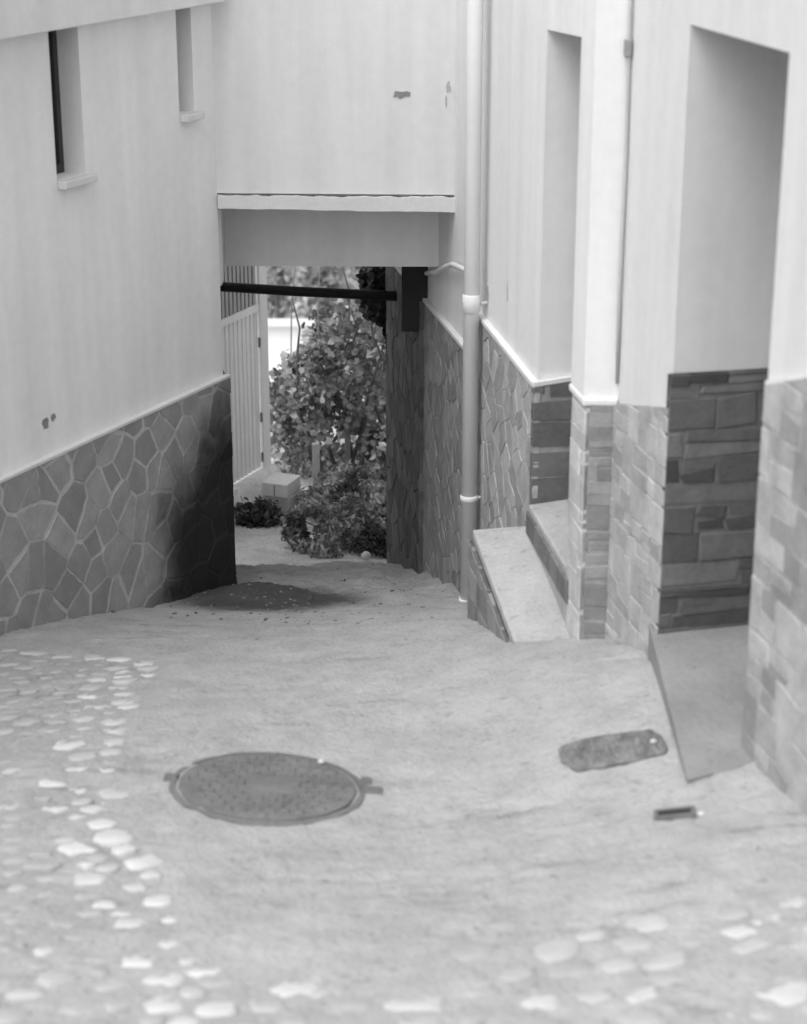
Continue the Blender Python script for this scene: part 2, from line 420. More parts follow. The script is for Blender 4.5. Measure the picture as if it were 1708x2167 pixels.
M_iron2 = mat('rusty iron', 0.18, 0.7, 14, 50, 0.8, 0.9, 60, bdist=.012)
M_dark = mat('dark pipe', 0.025, 0.2, 8, 60, 0.6, 0.15, 80)
M_gate = mat('painted sheet metal', 0.76, 0.08, 4, 40, 0.55, 0.05, 60, streak=0.12)
M_gate_d = mat('dark gate bars', 0.36, 0.12, 5, 50, 0.6, 0.05, 60, streak=0.1)
M_roof = mat('roof tile', 0.3, 0.2, 6, 50, 0.9, 0.4, 60)

def blob(mb, fr, u, z, ru, rz, d, rnd, n=14, tone=0.5):
    pts = []
    for k in range(n):
        a = 2*math.pi*k/n; r = rnd.uniform(.6, 1.15); pts.append((u+ru*r*math.cos(a), z+rz*r*math.sin(a)))
    mb.plate(fr, pts, d-0.004, d+0.003, tone)

# ------------------------------------------------------------------ left house
rnd = random.Random(3)
lh = thing('house', 'white plastered house with a dark crazy paving stone base on the left of the passage', 'house', (L1.x-0.6, L1.y-0.2, L1.z))
UN = -6.5; ZB = -2.6
def lw(px, py, d=0): return LW.uz(px, py, d)
# windows as holes in the wall: (near u, far u, bottom z, top z)
w1u0, w1z0 = lw(121, 384); w1u1, _ = lw(181, 356)
w1u0b, w1zt = lw(100, 60)
w2u0, w2z0 = lw(380, 243); w2u1, _ = lw(411, 228)
W1 = (w1u0, w1u1, w1z0+0.0, w1zt+0.35); W2 = (w2u0, w2u1, w2z0, W1[3])
mb = MB()
def rects(us, z0, z1):
    for a, b in us: mb.rect(LW, a, z0, b, z1, -0.30, 0)
ulist = sorted([W1, W2])
u = UN
for w in ulist:
    mb.rect(LW, u, ZB, w[0], TOPN, -0.32, 0)
    mb.rect(LW, w[0], ZB, w[1], w[2], -0.32, 0); mb.rect(LW, w[0], w[3], w[1], TOPN, -0.32, 0)
    u = w[1]
mb.rect(LW, u, ZB, 0, TOPN, -0.32, 0)
# wall turning into the passage
pl_u = Vector((math.sin(math.radians(-13)), math.cos(math.radians(-13))))
PLW = Frame(L1+Vector((0, 0, 0)), pl_u, (pl_u.y, -pl_u.x))
mb.rect(PLW, 0.012, ZB, 1.9, TOPN, -0.30, 0)
wall = mb.build('wall', M_plaster2, lh)
mb = MB()
a = LW.p(UN, 0, -0.30); b = LW.p(0, 0, -0.30); c = PLW.p(1.9, 0, -0.28)
mb.prism([(a.x, a.y), (b.x-.1, b.y), (c.x, c.y), (c.x-4, c.y), (a.x-4, a.y)], TOPN-0.1, TOPN+0.1); mb.build('roof', M_roof, lh)
# stone base
mb = MB()
du0, dz0 = lw(25, 1003); du1, dz1 = lw(468, 800)
sl = (dz1-dz0)/(du1-du0)
reg = [(UN, ZB), (0.02, ZB), (0.02, dz1+sl*(0.02-du1)), (UN, dz0+sl*(UN-du0))]
reg_n = [(-3.2, ZB+1.2), (0.02, ZB+0.3), (0.02, dz1+sl*(0.02-du1)), (-3.2, dz0+sl*(-3.2-du0))]
crazy(mb, LW, reg_n, 0.105, 0.25, 0.013, 0.03, 0.26, 0.37, 0.48, rnd)
mb.plate(LW, [(UN, ZB), (-3.2, ZB), (-3.2, dz0+sl*(-3.2-du0)), (UN, dz0+sl*(UN-du0))], 0, .02, .14)
mb.rect(PLW, 0.03, ZB, 1.9, dz1, 0, 0.02, 0.1)
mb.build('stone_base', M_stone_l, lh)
mb = MB(); zt = lambda u: dz0+sl*(u-du0)
mb.plate(LW, [(UN, zt(UN)), (0.02, zt(0.02)), (0.02, zt(0.02)+0.013), (UN, zt(UN)+0.013)], 0, 0.034)
mb.build('mortar_ledge', M_mortar, lh)
# overhanging upper storey
mb = MB()
e0 = lw(0, 85, 0.10); e1 = lw(440, 10, 0.10); es = (e1[1]-e0[1])/(e1[0]-e0[0])
mb.plate(LW, [(UN, e0[1]+es*(UN-e0[0])), (-0.02, e1[1]+es*(-0.02-e1[0])), (-0.02, TOPN), (UN, TOPN)], 0.001, 0.10)
mb.build('overhang', M_plaster, lh, bevel=0.006)
for w, dep in ((W1, 0.112), (W2, 0.24)):
    fm = MB()
    fm.rect(LW, w[0], w[2], w[0]+0.03, w[3], -dep-0.04, -dep); fm.rect(LW, w[1]-0.03, w[2], w[1], w[3], -dep-0.04, -dep)
    fm.rect(LW, w[0]+0.03, w[2], w[1]-0.03, w[2]+0.04, -dep-0.04, -dep)
    fo = fm.build('window', M_frame, lh)
    g = MB(); g.rect(LW, w[0]+0.03, w[2]+0.04, w[1]-0.03, w[3], -dep-0.03, -dep-0.015); g.build('pane', M_glass, fo)
    s_ = MB(); zt_ = w[2]
    s_.plate(LW, [(w[0]+0.001, zt_-0.035), (w[1]+0.03, zt_-0.035), (w[1]+0.03, zt_+0.0), (w[0]+0.001, zt_+0.0)], 0.001, 0.045)
    s_.build('sill', M_mortar, fo, bevel=0.005)
for px, py, r in ((97, 895, .026), (112, 883, .019)):
    mb = MB(); q = lw(px, py); blob(mb, LW, q[0], q[1], r, r*1.0, 0, rnd); mb.build('plaster_chip', M_chip, lh)

# ------------------------------------------------------------------ house over the passage
fh = thing('house', 'white plastered house bridging over the passage with a projecting lintel band', 'house', ((F1.x+L1.x)/2, 9.9, L1.z+2))
fz = lambda px, py: FC.uz(px, py)
bl = fz(447, 440); br = fz(955, 448); tl = fz(447, 408); tr_ = fz(955, 412)
zbL, zbR = bl[1], br[1]; ztL, ztR = tl[1], tr_[1]
UR = FW+0.6
mb = MB(); lerp = lambda a, b, t: a+(b-a)*t
mb.plate(FC, [(-0.05, ztL), (UR, lerp(ztL, ztR, UR/FW)), (UR, TOP), (-0.05, TOP)], -0.3, 0)
mb.build('wall', M_plaster, fh)
# projecting band with a chipped upper rim
mb = MB(); n = 60
jag = lambda k: float(.014*vnoise(np.array(k*.42), np.array(0.5), 5)+.010*vnoise(np.array(k*1.1), np.array(2.5), 6))
for k in range(n):
    u0 = FW*1.0*k/n; u1 = FW*(k+1)/n
    r0 = jag(k); r1 = jag(k+1)
    zz = lambda u: (lerp(zbL, zbR, u/FW), lerp(ztL, ztR, u/FW))
    b0, t0 = zz(u0); b1, t1 = zz(u1)
    w0 = 0.006*vnoise(np.array(k*.4), np.array(9.5), 8); w1 = 0.006*vnoise(np.array((k+1)*.4), np.array(9.5), 8)
    mb.plate(FC, [(u0, b0+w0), (u1, b1+w1), (u1, t1-0.012+r1), (u0, t0-0.012+r0)], -0.3, 0.022)
mb.build('lintel', M_mortar, fh)
mb = MB()
mb.plate(FC, [(0.02, ztL-0.013), (FW, ztR-0.013), (FW, ztR), (0.02, ztL)], -0.28, -0.012); mb.build('joint', M_chip, fh)
# inner beam and the covered part behind it
yb = 10.22
BB = Frame((0, yb), (1, 0.04), (0.04, -1))
bq = BB.uz(475, 558); bq2 = BB.uz(930, 562)
zb = bq[1]
mb = MB()
xl = bq[0]-1.0; xr = bq2[0]+1.0
mb.plate(BB, [(xl, zb), (xr, bq2[1]+(bq2[1]-zb)/(bq2[0]-bq[0])*1.0), (xr, TOP), (xl, TOP)], -0.22, 0)
mb.build('inner_beam', M_plaster, fh)
mb = MB(); zc = zb+0.10
mb.prism([(-1.45, yb+0.2), (0.9, yb+0.2), (0.9, 11.75), (-1.45, 11.55)], zc, zc+0.2); mb.build('ceiling', M_plaster, fh)
mb = MB(); mb.prism([(-1.6, 9.75), (0.9, 9.95), (0.9, 11.8), (-1.6, 11.6)], TOP-0.1, TOP+0.1); mb.build('roof', M_roof, fh)
mb = MB(); q = fz(850, 200); blob(mb, FC, q[0], q[1], .045, .022, 0, rnd)
mb.build('plaster_chip', M_chip, fh)
for px, py, ru, rz in ((949, 185, .012, .03), (944, 215, .006, .03)):
    mb = MB(); q = fz(px, py); blob(mb, FC, q[0], q[1], ru, rz, 0.0, rnd); mb.build('plaster_chip', M_wet, fh)
cx = at_y(476, 520, 10.19).x                          # masonry projecting from the passage side under the house
mb = MB(); mb.prism([(cx-.5, 9.76), (L1.x+.012, 9.60), (cx, 10.215), (cx-.5, 10.215)], zb-.004, ztL-.05); mb.build('corbel', M_plaster, fh, bevel=.03)

# ------------------------------------------------------------------ right house beside the passage
rh = thing('house', 'white plastered house with weathered stone base and a recessed doorway beside the drainpipe', 'house', (A0.x+0.6, 8.6, A0.z))
wa = lambda px, py, d=0: WA.uz(px, py, d)
uf = (11.75-A0.y)/uA.y
uj, _ = wa(1150, 400)                                # far corner of the doorway
lz0 = wa(1157, 62)[1]; q1 = wa(1247, 82)
PW0 = at_y(1245, 700, Y_P)
un = (Y_P+0.19-A0.y)/uA.y                            # rear of the pillar
mb = MB()
mb.rect(WA, uj, ZB, uf, TOP, -0.9, 0)
zl = lambda u: lz0+(q1[1]-lz0)/(q1[0]-uj)*(u-uj)
mb.plate(WA, [(un-.02, zl(un-.02)), (uj, zl(uj)), (uj, TOP), (un-.02, TOP)], -0.5, 0)
# pillar (upper, plastered part)
PX0 = at_y(1246, 500, Y_P).x; PX1 = PB.x
top_ledge = at_y(1240, 850, Y_P).z
xo = (uA.x/uA.y)*0.19
mb.prism([(PX0, Y_P), (PX1+0.6, Y_P), (PX1+0.6, Y_P+0.19), (PX0+xo, Y_P+0.19)], top_ledge, TOP)
mb.build('wall', M_plaster, rh)
mb = MB(); mb.prism([(PX0+.15, Y_P+.05), (2.6, Y_P+.05), (2.6, 11.7), (-0.0, 11.7)], TOP-.1, TOP+.1); mb.build('roof', M_roof, rh)
# stone base of the long wall: two steps either side of the drainpipe
mb = MB(); ul = MB()
p1 = wa(908, 640); p2 = wa(988, 735); s1 = (p1[1]-p2[1])/(p1[0]-p2[0])
p3 = wa(1025, 675); p4 = wa(1135, 812); s2 = (p3[1]-p4[1])/(p3[0]-p4[0])
um = wa(1004, 900)[0]
ud_ = wa(905, 800)[0]; zfar = lambda u: p2[1]+s1*(u-p2[0])
crazy(mb, WA, [(um, ZB+.4), (ud_, ZB), (ud_, zfar(ud_)), (um, zfar(um))], .075, .17, .006, .022, .21, .33, .26, rnd)
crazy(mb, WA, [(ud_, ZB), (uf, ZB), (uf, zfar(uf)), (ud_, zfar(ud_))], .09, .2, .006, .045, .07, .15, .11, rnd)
crazy(mb, WA, [(uj-.03, ZB+.8), (um, ZB+.8), (um, p3[1]+s2*(um-p3[0])), (uj-.03, p4[1]+s2*(uj-.03-p4[0]))], .075, .17, .006, .022, .29, .43, .36, rnd)
# jamb of the doorway
JA = Frame(WA.p(uj, 0), -WA.n.xy, -WA.u.xy)
jd0 = JA.uz(1142, 812); jd1 = JA.uz(1236, 797)
zj = lambda u: jd0[1]+(jd1[1]-jd0[1])/(jd1[0]-jd0[0])*(u-jd0[0])
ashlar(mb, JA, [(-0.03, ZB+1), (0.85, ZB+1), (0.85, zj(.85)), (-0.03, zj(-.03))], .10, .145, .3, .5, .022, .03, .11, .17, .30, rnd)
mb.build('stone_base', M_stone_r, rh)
lm = MB(); w = .018
for (ua, ub, f0, f1) in ((um, uf, p2[1]+s1*(um-p2[0]), p1[1]+s1*(uf-p1[0])), (uj-.03, um, p4[1]+s2*(uj-.03-p4[0]), p3[1]+s2*(um-p3[0]))):
    lm.plate(WA, [(ua, f0), (ub, f1), (ub, f1+w), (ua, f0+w)], 0, 0.03)
lm.plate(JA, [(-0.028, zj(-.03)), (.85, zj(.85)), (.85, zj(.85)+w), (-0.028, zj(-.03)+w)], 0.001, 0.031)
lm.build('mortar_ledge', M_mortar, rh)
# pillar stone base and its cap
PN = Frame((at_y(1240, 1100, Y_P).x, Y_P), (1, 0), (0, -1))
PWd = PX1-PN.o.x
pm = MB()
pzb = at_y(1240, 1357, Y_P).z-0.3
ashlar(pm, PN, [(0, pzb), (PWd, pzb), (PWd, top_ledge), (0, top_ledge)], .05, .13, .2, .3, .006, .02, .20, .33, .29, rnd)
PS = Frame((PN.o.x, Y_P), (uA.x, uA.y), (-uA.y, uA.x))
ashlar(pm, PS, [(-0.015, pzb), (0.20, pzb), (0.20, top_ledge-.013), (-0.015, top_ledge-.013)], .06, .14, .2, .3, .006, .02, .40, .55, .5, rnd)
pb = PS.p(0.19, 0)
pm.prism([(PN.o.x, Y_P), (PX1+0.5, Y_P), (PX1+0.5, Y_P+.19), (pb.x, pb.y)], pzb, top_ledge-.001, .2)
pl = pm.build('pillar_base', M_stone_r, rh)
cm = MB(); e = PS.p(0.215, 0, 0.03)
cm.prism([(PN.o.x-.028, Y_P-.022), (PX1, Y_P-.022), (PX1, Y_P+.1), (PX0+.02, Y_P+.185), (e.x, e.y)], top_ledge-.0125, [top_ledge+.018, top_ledge+.018, top_ledge+.03, top_ledge+.03, top_ledge+.018])
cm.build('cap', M_mortar, pl, bevel=.008)
# door at the back of the recess
dm = MB(); dm.rect(WA, un-.3, ZB+1.2, uj-.001, zl(uj)+.1, -0.86, -0.8); dm.build('door', M_door, rh)
for px, py, ru, rz in ((1033, 620, .03, .05), (1075, 615, .012, .05), (983, 640, .02, .08)):
    sm = MB(); q = wa(px, py); blob(sm, WA, q[0], q[1], ru, rz, 0.0, rnd); sm.build('plaster_chip', M_wet, rh)
# dark cabinet standing out from the far end of the wall
yc = 10.55; c0_ = at_y(850, 702, yc); c1_ = at_y(906, 702, yc); zc_t = at_y(870, 540, yc).z
bt = thing('cabinet', 'dark upright box fixed high on the stone wall at the far end of the passage', 'box', ((c0_.x+c1_.x)/2, yc, c0_.z))
mb = MB(); mb.prism([(c0_.x, yc), (c1_.x+.06, yc), (c1_.x+.06, yc+.3), (c0_.x, yc+.3)], c0_.z, zc_t); mb.build('body', mat('dark painted wood', .03, .3, 8, 60, .8, .3, 60, streak=.2), bt, bevel=.006)
mb = MB(); mb.prism([(c0_.x+.012, yc-.012), (c1_.x-.006, yc-.012), (c1_.x-.006, yc-.001), (c0_.x+.012, yc-.001)], c0_.z+.015, zc_t-.015); mb.build('door', mat('dark cabinet door', .026, .3, 8, 60, .8, .3, 60, streak=.2), bt, bevel=.003)

# ------------------------------------------------------------------ nearer right house
nh = thing('house', 'near white house on the right edge with pale stone base and a deep doorway', 'house', (PB.x+0.7, 5.9, PB.z))
wb = lambda px, py, d=0: WB.uz(px, py, d)
l0 = wb(1455, 50); l1 = wb(1665, 110); ls = (l1[1]-l0[1])/(l1[0]-l0[0])
zl2 = lambda u: l0[1]+ls*(u-l0[0])
UE = -5.0; ZB2 = -1.6
mb = MB()
mb.rect(WB, ud0, ZB2, -0.003, TOPN, -0.9, 0)
mb.plate(WB, [(ud1, zl2(ud1)), (ud0, zl2(ud0)), (ud0, TOPN), (ud1, TOPN)], -0.4, 0)
mb.rect(WB, UE, ZB2, ud1, TOPN, -0.9, 0)
mb.build('wall', M_plaster_n, nh)
mb = MB(); a = WB.p(UE, 0, -.05); b = WB.p(-.01, 0, -.05); mb.prism([(a.x, a.y), (b.x, b.y-.02), (b.x+2, b.y-.02), (a.x+2, a.y)], TOPN-.1, TOPN+.1); mb.build('roof', M_roof, nh)
mb = MB()
b0 = wb(1300, 853); b1 = wb(1415, 862); bs_ = (b1[1]-b0[1])/(b1[0]-b0[0]); zb_ = lambda u: b0[1]+bs_*(u-b0[0])
ashlar(mb, WB, [(ud0-.025, ZB2), (-0.022, ZB2), (-0.022, zb_(-.022)), (ud0-.025, zb_(ud0-.025))], .05, .15, .07, .16, .006, .022, .29, .45, .38, rnd)
c0 = wb(1630, 812); c1 = wb(1708, 800); cs_ = (c1[1]-c0[1])/(c1[0]-c0[0]); zc_ = lambda u: c0[1]+cs_*(u-c0[0])
ashlar(mb, WB, [(UE, ZB2), (ud1-.015, ZB2), (ud1-.015, zc_(ud1-.015)), (UE, zc_(UE)) if zc_(UE) < TOPN else (UE, TOPN-.5)], .08, .18, .10, .24, .008, .016, .24, .42, .36, rnd)
JB = Frame(WB.p(ud0, 0), -WB.n.xy, -WB.u.xy)
j0 = JB.uz(1420, 790); j1 = JB.uz(1628, 778); zjb = lambda u: j0[1]+(j1[1]-j0[1])/(j1[0]-j0[0])*(u-j0[0])
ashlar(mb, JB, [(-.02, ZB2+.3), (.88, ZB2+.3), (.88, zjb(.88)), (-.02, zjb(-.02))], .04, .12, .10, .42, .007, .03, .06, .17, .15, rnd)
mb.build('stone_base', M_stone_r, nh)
mb = MB(); mb.plate(WB, [(ud1-.015, zc_(ud1-.015)), (UE+1, zc_(UE+1)), (UE+1, zc_(UE+1)+.012), (ud1-.015, zc_(ud1-.015)+.012)], .001, .015)
mb.build('mortar_ledge', M_mortar, nh)
mb = MB(); mb.rect(WB, ud1-.2, ZB2, ud0+.0, zl2(ud0)+.3, -.87, -.82); mb.build('door', M_door, nh)

# ------------------------------------------------------------------ steps and landings
st = thing('stoop', 'pale concrete ramped stoop beside the drainpipe with stone faced side', 'stoop', ground(1090, 1350))
pA = Vector(WA.p(wa(1120, 1110, .03)[0], wa(1120, 1110, .03)[1], .03))
pFL = at_y(1088, 1357, 7.08); pBL = at_y(1000, 1120, 7.95); pFR = at_y(1245, 1346, 7.12)
tops = [pBL, pA+Vector((.12, 0.02, 0)), pFR+Vector((.1, 0, 0)), pFL]
mb = MB(); th = .045
mb.prism([(v.x, v.y) for v in tops], [v.z-th for v in tops], [v.z for v in tops]); mb.build('slab', M_concrete, st, bevel=.006)
mb = MB()
SL = Frame(pFL, (pBL-pFL).xy, (-(pBL-pFL).y, (pBL-pFL).x)); ln = (pBL-pFL).xy.length
ins = [(pBL.x+.02, pBL.y-.02), (tops[1].x, tops[1].y-.02), (tops[2].x, tops[2].y), (pFL.x+.02, pFL.y+.02)]
mb.prism(ins, -2.2, [v.z-th-.002 for v in tops], .2)
ashlar(mb, SL, [(0.03, -2.2), (ln, -2.2), (ln, pBL.z-th-.003), (0.03, pFL.z-th-.003)], .1, .25, .08, .2, .01, .02, .17, .28, .25, rnd)
mb.build('base', M_stone_r, st)
ld = thing('doorstep', 'raised concrete landing in the narrow doorway behind the stone pillar', 'doorstep', WA.p(un+.3, -0.8))
la = wa(1120, 1062, .03); lb = wa(1240, 1268, .03); lb = (un-.02, la[1]+(lb[1]-la[1])*(un-.02-la[0])/(lb[0]-la[0]))
c = [WA.p(la[0], la[1], .035), WA.p(lb[0], lb[1], .035), WA.p(un-.2, lb[1]-.04, -.1), WA.p(un-.2, lb[1]+.12, -.79), WA.p(uj, la[1]+.12, -.79), WA.p(uj, la[1]+.03, 0.001), WA.p(la[0], la[1]+.0, 0.001)]
cc = [c[0], c[1], WA.p(lb[0], lb[1], -.79)+Vector((0, 0, .08)), WA.p(uj, la[1]+.06, -.79), WA.p(uj, la[1]+.02, .034)]
cc = [WA.p(uj-.031, la[1]-.0, .04), c[1], WA.p(lb[0], lb[1]+.08, -.79), WA.p(uj-.031, la[1]+.08, -.79)]
mb = MB(); mb.prism([(v.x, v.y) for v in cc], -2.0, [v.z for v in cc]); 
c2 = [WA.p(uj-.031, la[1], .04), WA.p(la[0], la[1]-.01, .04), WA.p(la[0], la[1]-.01, .031), WA.p(uj-.031, la[1], .031)]
mb.build('slab', M_concrete, ld, bevel=.008)
mb = MB()
for k in range(5):
    ua = lerp(uj-.04, lb[0], k/5)+.01; ub = lerp(uj-.04, lb[0], (k+1)/5)-.012
    za = lerp(la[1], lb[1], (k+.1)/5); zb2 = lerp(la[1], lb[1], (k+.9)/5)
    mb.plate(WA, [(ua, za-.13), (ub, zb2-.13), (ub, zb2-.03), (ua, za-.03)], .038, .05, rnd.uniform(.13, .2), .004)
mb.build('edging_stones', M_stone_r, ld)
ls2 = thing('doorstep', 'smooth concrete landing slab in the deep doorway at the right edge', 'doorstep', (1.1, 5.9, CZ-2.8))
poly = SLAB; zs_ = CZ-2.765
mb = MB(); mb.prism([(v.x, v.y) for v in poly], zs_-.35, [slab_z(v.y) for v in poly]); mb.build('slab', mat('grey trowelled concrete', 0.25, 0.24, 4, 50, 0.9, 0.6, 60, worn=.2, bdist=.008), ls2, bevel=.006)

# ------------------------------------------------------------------ drainpipe, conduit, cable
up = wa(1003, 900, .06)[0]
zbot = ground(992, 1250).z
dp = thing('drainpipe', 'pale round drainpipe running down the right wall to the street', 'drainpipe', WA.p(up, zbot, .08))
mb = MB(); mb.tube([WA.p(up, zbot+.14, .08), WA.p(up, CZ-1.0, .08), WA.p(up, TOP, .08)], .038, 20); mb.build('pipe', M_pvc, dp, True)
zc1 = wa(1005, 650, .08)[1]; zc2 = wa(1000, 1065, .08)[1]
for zz, h, r in ((zc1, .09, .0435), (zc2, .03, .045)):
    mb = MB(); mb.tube([WA.p(up, zz-h/2, .08), WA.p(up, zz-h/2+.005, .08), WA.p(up, zz+h/2-.005, .08), WA.p(up, zz+h/2, .08)], [r-.006, r, r, r-.006], 20)
    mb.tube([WA.p(up, zz, .08), WA.p(up, zz, -.01)], .008, 8)
    mb.build('collar', M_pvc, dp, True)
mb = MB()
mb.tube([WA.p(up, zbot+.16, .08), WA.p(up, zbot+.10, .085), WA.p(up+.005, zbot+.06, .11), WA.p(up+.01, zbot+.03, .15), WA.p(up+.01, zbot+.01, .19)], [.046, .048, .051, .055, .058], 18); mb.build('elbow', M_pvc, dp, True)
q = [wa(905, 578, .03), wa(925, 577, .03), wa(942, 566, .03), wa(960, 559, .03), wa(985, 570, .03), wa(1000, 574, .03)]
mb = MB(); mb.tube([WA.p(a, b, .035) for a, b in q], .014, 10)
tag(mb.build('conduit', M_pvc, None, True), 'short white bent conduit on the wall between lintel and drainpipe', 'conduit')
mb = MB(); xx = PX1-.0; yy = Y_P-.014
mb.tube([(xx-.006, yy+.01, top_ledge+.075), (xx-.012, yy, CZ-1.6), (xx-.006, yy, CZ-1.1), (xx-.012, yy, CZ-.6), (xx-.008, yy, TOP)], .007, 8)
cb = thing('cable', 'thin grey cable running down the corner above the stone pillar', 'cable', (xx, yy, top_ledge))
mb.build('wire', mat('grey cable', .45, .15), cb, True)
qz = at_y(1303, 100, Y_P).z
mb = MB(); mb.prism([(xx-.028, yy-.014), (xx-.001, yy-.014), (xx-.001, Y_P-.001), (xx-.028, Y_P-.001)], qz-.03, qz+.03); mb.build('clamp', M_chip, cb, bevel=.004)

# ------------------------------------------------------------------ pipe across the passage
yp = 11.35
pp = MB(); a = at_y(400, 602, yp); b = at_y(856, 628, yp)
pp.tube([a, (a+b)/2+Vector((0, 0, -.004)), b+Vector((.05, 0, 0))], .030, 16)
tag(pp.build('pipe', M_dark, None, True), 'dark horizontal pipe crossing the passage below the beam', 'pipe')

# ------------------------------------------------------------------ street ironwork and small things on the street
def up_at(q, e=.02):
    zx = float(zg(q.x+e, q.y)-zg(q.x-e, q.y))/(2*e); zy = float(zg(q.x, q.y+e)-zg(q.x, q.y-e))/(2*e)
    return Vector((-zx, -zy, 1)).normalized()
mc = ground(567, 1668); R = .325
mh = thing('manhole_cover', 'round cast iron manhole cover set in the concrete street', 'manhole cover', mc)
nrm = up_at(mc, .3); ax = Vector((1, 0, 0)); ax = (ax-nrm*ax.dot(nrm)).normalized(); ay = nrm.cross(ax)
MC = lambda r, a, h: mc+(ax*math.cos(a)+ay*math.sin(a))*r+nrm*h
MX = lambda x, y, h: mc+ax*x+ay*y+nrm*h
mb = MB(); N_ = 72
prof = [(R*.0, .012), (R*.90, .012), (R*.91, -.004), (R*.935, -.004), (R*.94, .010), (R*1.0, .007), (R*1.01, -.03)]
vs = [MC(0, 0, .012)]; fs = []
for r, h in prof[1:]:
    for k in range(N_): vs.append(MC(r*(1+.004*math.sin(5*k)), 2*math.pi*k/N_, h))
for k in range(N_): fs.append((0, 1+k, 1+(k+1) % N_))
for i in range(len(prof)-2):
    for k in range(N_):
        k2 = (k+1) % N_; fs.append((1+i*N_+k, 1+(i+1)*N_+k, 1+(i+1)*N_+k2, 1+i*N_+k2))
mb.add(vs, fs)
g = .046                                             # raised pattern of small studs
for i in range(-7, 8):
    for j in range(-7, 8):
        x = i*g+(j % 2)*g/2; y = j*g
        r = math.hypot(x, y)
        if r > R*.86 or (abs(x) < .07 and abs(y) < .05): continue
        if (i*5+j*3) % 11 == 0: continue
        s = .017
        b = [MX(x-s, y-s*.6, .0115), MX(x+s, y-s*.6, .0115), MX(x+s, y+s*.6, .0115), MX(x-s, y+s*.6, .0115)]
        t = [MX(x-s*.7, y-s*.4, .0225), MX(x+s*.7, y-s*.4, .0225), MX(x+s*.7, y+s*.4, .0225), MX(x-s*.7, y+s*.4, .0225)]
        mb.add(b+t, [(4, 5, 6, 7), (0, 1, 5, 4), (1, 2, 6, 5), (2, 3, 7, 6), (3, 0, 4, 7)])
mb.build('lid', M_iron, mh)
for k, (x, y) in enumerate(((R*1.07, .015), (R*1.0, .1), (-R*1.0, .02))):
    w, h = ((.038, .022), (.02, .02), (.025, .02))[k]; mb = MB()
    mb.add([MX(x-w, y-h, .0), MX(x+w, y-h, .0), MX(x+w, y+h, .0), MX(x-w, y+h, .0), MX(x-w*.8, y-h*.8, .02), MX(x+w*.8, y-h*.8, .018), MX(x+w*.8, y+h*.8, .018), MX(x-w*.8, y+h*.8, .02)],
           [(4, 5, 6, 7), (0, 1, 5, 4), (1, 2, 6, 5), (2, 3, 7, 6), (3, 0, 4, 7)])
    mb.build('lug', M_iron, mh)
# ragged rectangular iron hatch on the right
corners = [ground(1180, 1583), ground(1390, 1548), ground(1415, 1598), ground(1212, 1637)]
hc = sum(corners, Vector())/4
hatch = thing('drain_hatch', 'rough rectangular iron drain hatch near the right doorway', 'drain hatch', hc)
ring = []
for i in range(4):
    p, q = corners[i], corners[(i+1) % 4]
    for k in range(9): bulge = math.sin(math.pi*k/9); mid = p.lerp(q, k/9); ring.append(mid+(mid-hc)*(.07*bulge-.05*(1-bulge))+Vector((rnd.uniform(-.006, .006), rnd.uniform(-.008, .008), 0)))
ring.reverse() if (corners[1]-corners[0]).cross(corners[2]-corners[0]).z < 0 else None
nr = len(ring); hn = up_at(hc, .3)
fl = [Vector((v.x, v.y, float(zg(v.x, v.y)))) for v in ring]
mb = MB(); mb.add([v+hn*-.02 for v in fl]+[v+hn*.010 for v in fl]+[hc+(v-hc)*.93+hn*.017 for v in fl]+[hc+(v-hc)*.90+hn*.009 for v in fl],
    [tuple(range(3*nr, 4*nr))]+[(r*nr+i, r*nr+(i+1) % nr, (r+1)*nr+(i+1) % nr, (r+1)*nr+i) for r in range(3) for i in range(nr)])
for i in range(1, 9):
    for j in range(1, 6):
        u, v = i/9, j/6
        c_ = corners[0].lerp(corners[1], u).lerp(corners[3].lerp(corners[2], u), v)+hn*.009
        if rnd.random() < .15: continue
        s = .014
        mb.add([c_+Vector((-s, -s, 0)), c_+Vector((s, -s, 0)), c_+Vector((s, s, 0)), c_+Vector((-s, s, 0)), c_+Vector((0, 0, .017))], [(0, 1, 4), (1, 2, 4), (2, 3, 4), (3, 0, 4)])
mb.build('plate', M_iron2, hatch)
# small slot drain
sc_ = ground(1428, 1724); sl_ = thing('slot_drain', 'small dark slot drain in the concrete below the right doorway', 'drain', sc_)
hn = up_at(sc_, .2); dx_ = (ground(1472, 1720)-ground(1385, 1729)); Lh = dx_.length/2; dx_.normalize(); dy_ = hn.cross(dx_)
SX = lambda x, y, h: sc_+dx_*x+dy_*y+hn*h
mb = MB()
for (x0, x1, y0, y1, h, t_) in ((-Lh, Lh, -.03, -.018, .012, 0), (-Lh, Lh, .018, .03, .012, 0), (-Lh, -Lh+.012, -.018, .018, .0115, 0), (Lh-.012, Lh, -.018, .018, .0115, 0)):
    mb.add([SX(x0, y0, -.02), SX(x1, y0, -.02), SX(x1, y1, -.02), SX(x0, y1, -.02), SX(x0, y0, h), SX(x1, y0, h), SX(x1, y1, h), SX(x0, y1, h)], [(4, 5, 6, 7), (0, 1, 5, 4), (1, 2, 6, 5), (2, 3, 7, 6), (3, 0, 4, 7)])
mb.build('frame', M_iron, sl_)
mb = MB(); mb.add([SX(-Lh+.012, -.018, .008), SX(Lh-.012, -.018, .008), SX(Lh-.012, .018, .008), SX(-Lh+.012, .018, .008)], [(0, 1, 2, 3)]); mb.build('opening', M_dark, sl_)

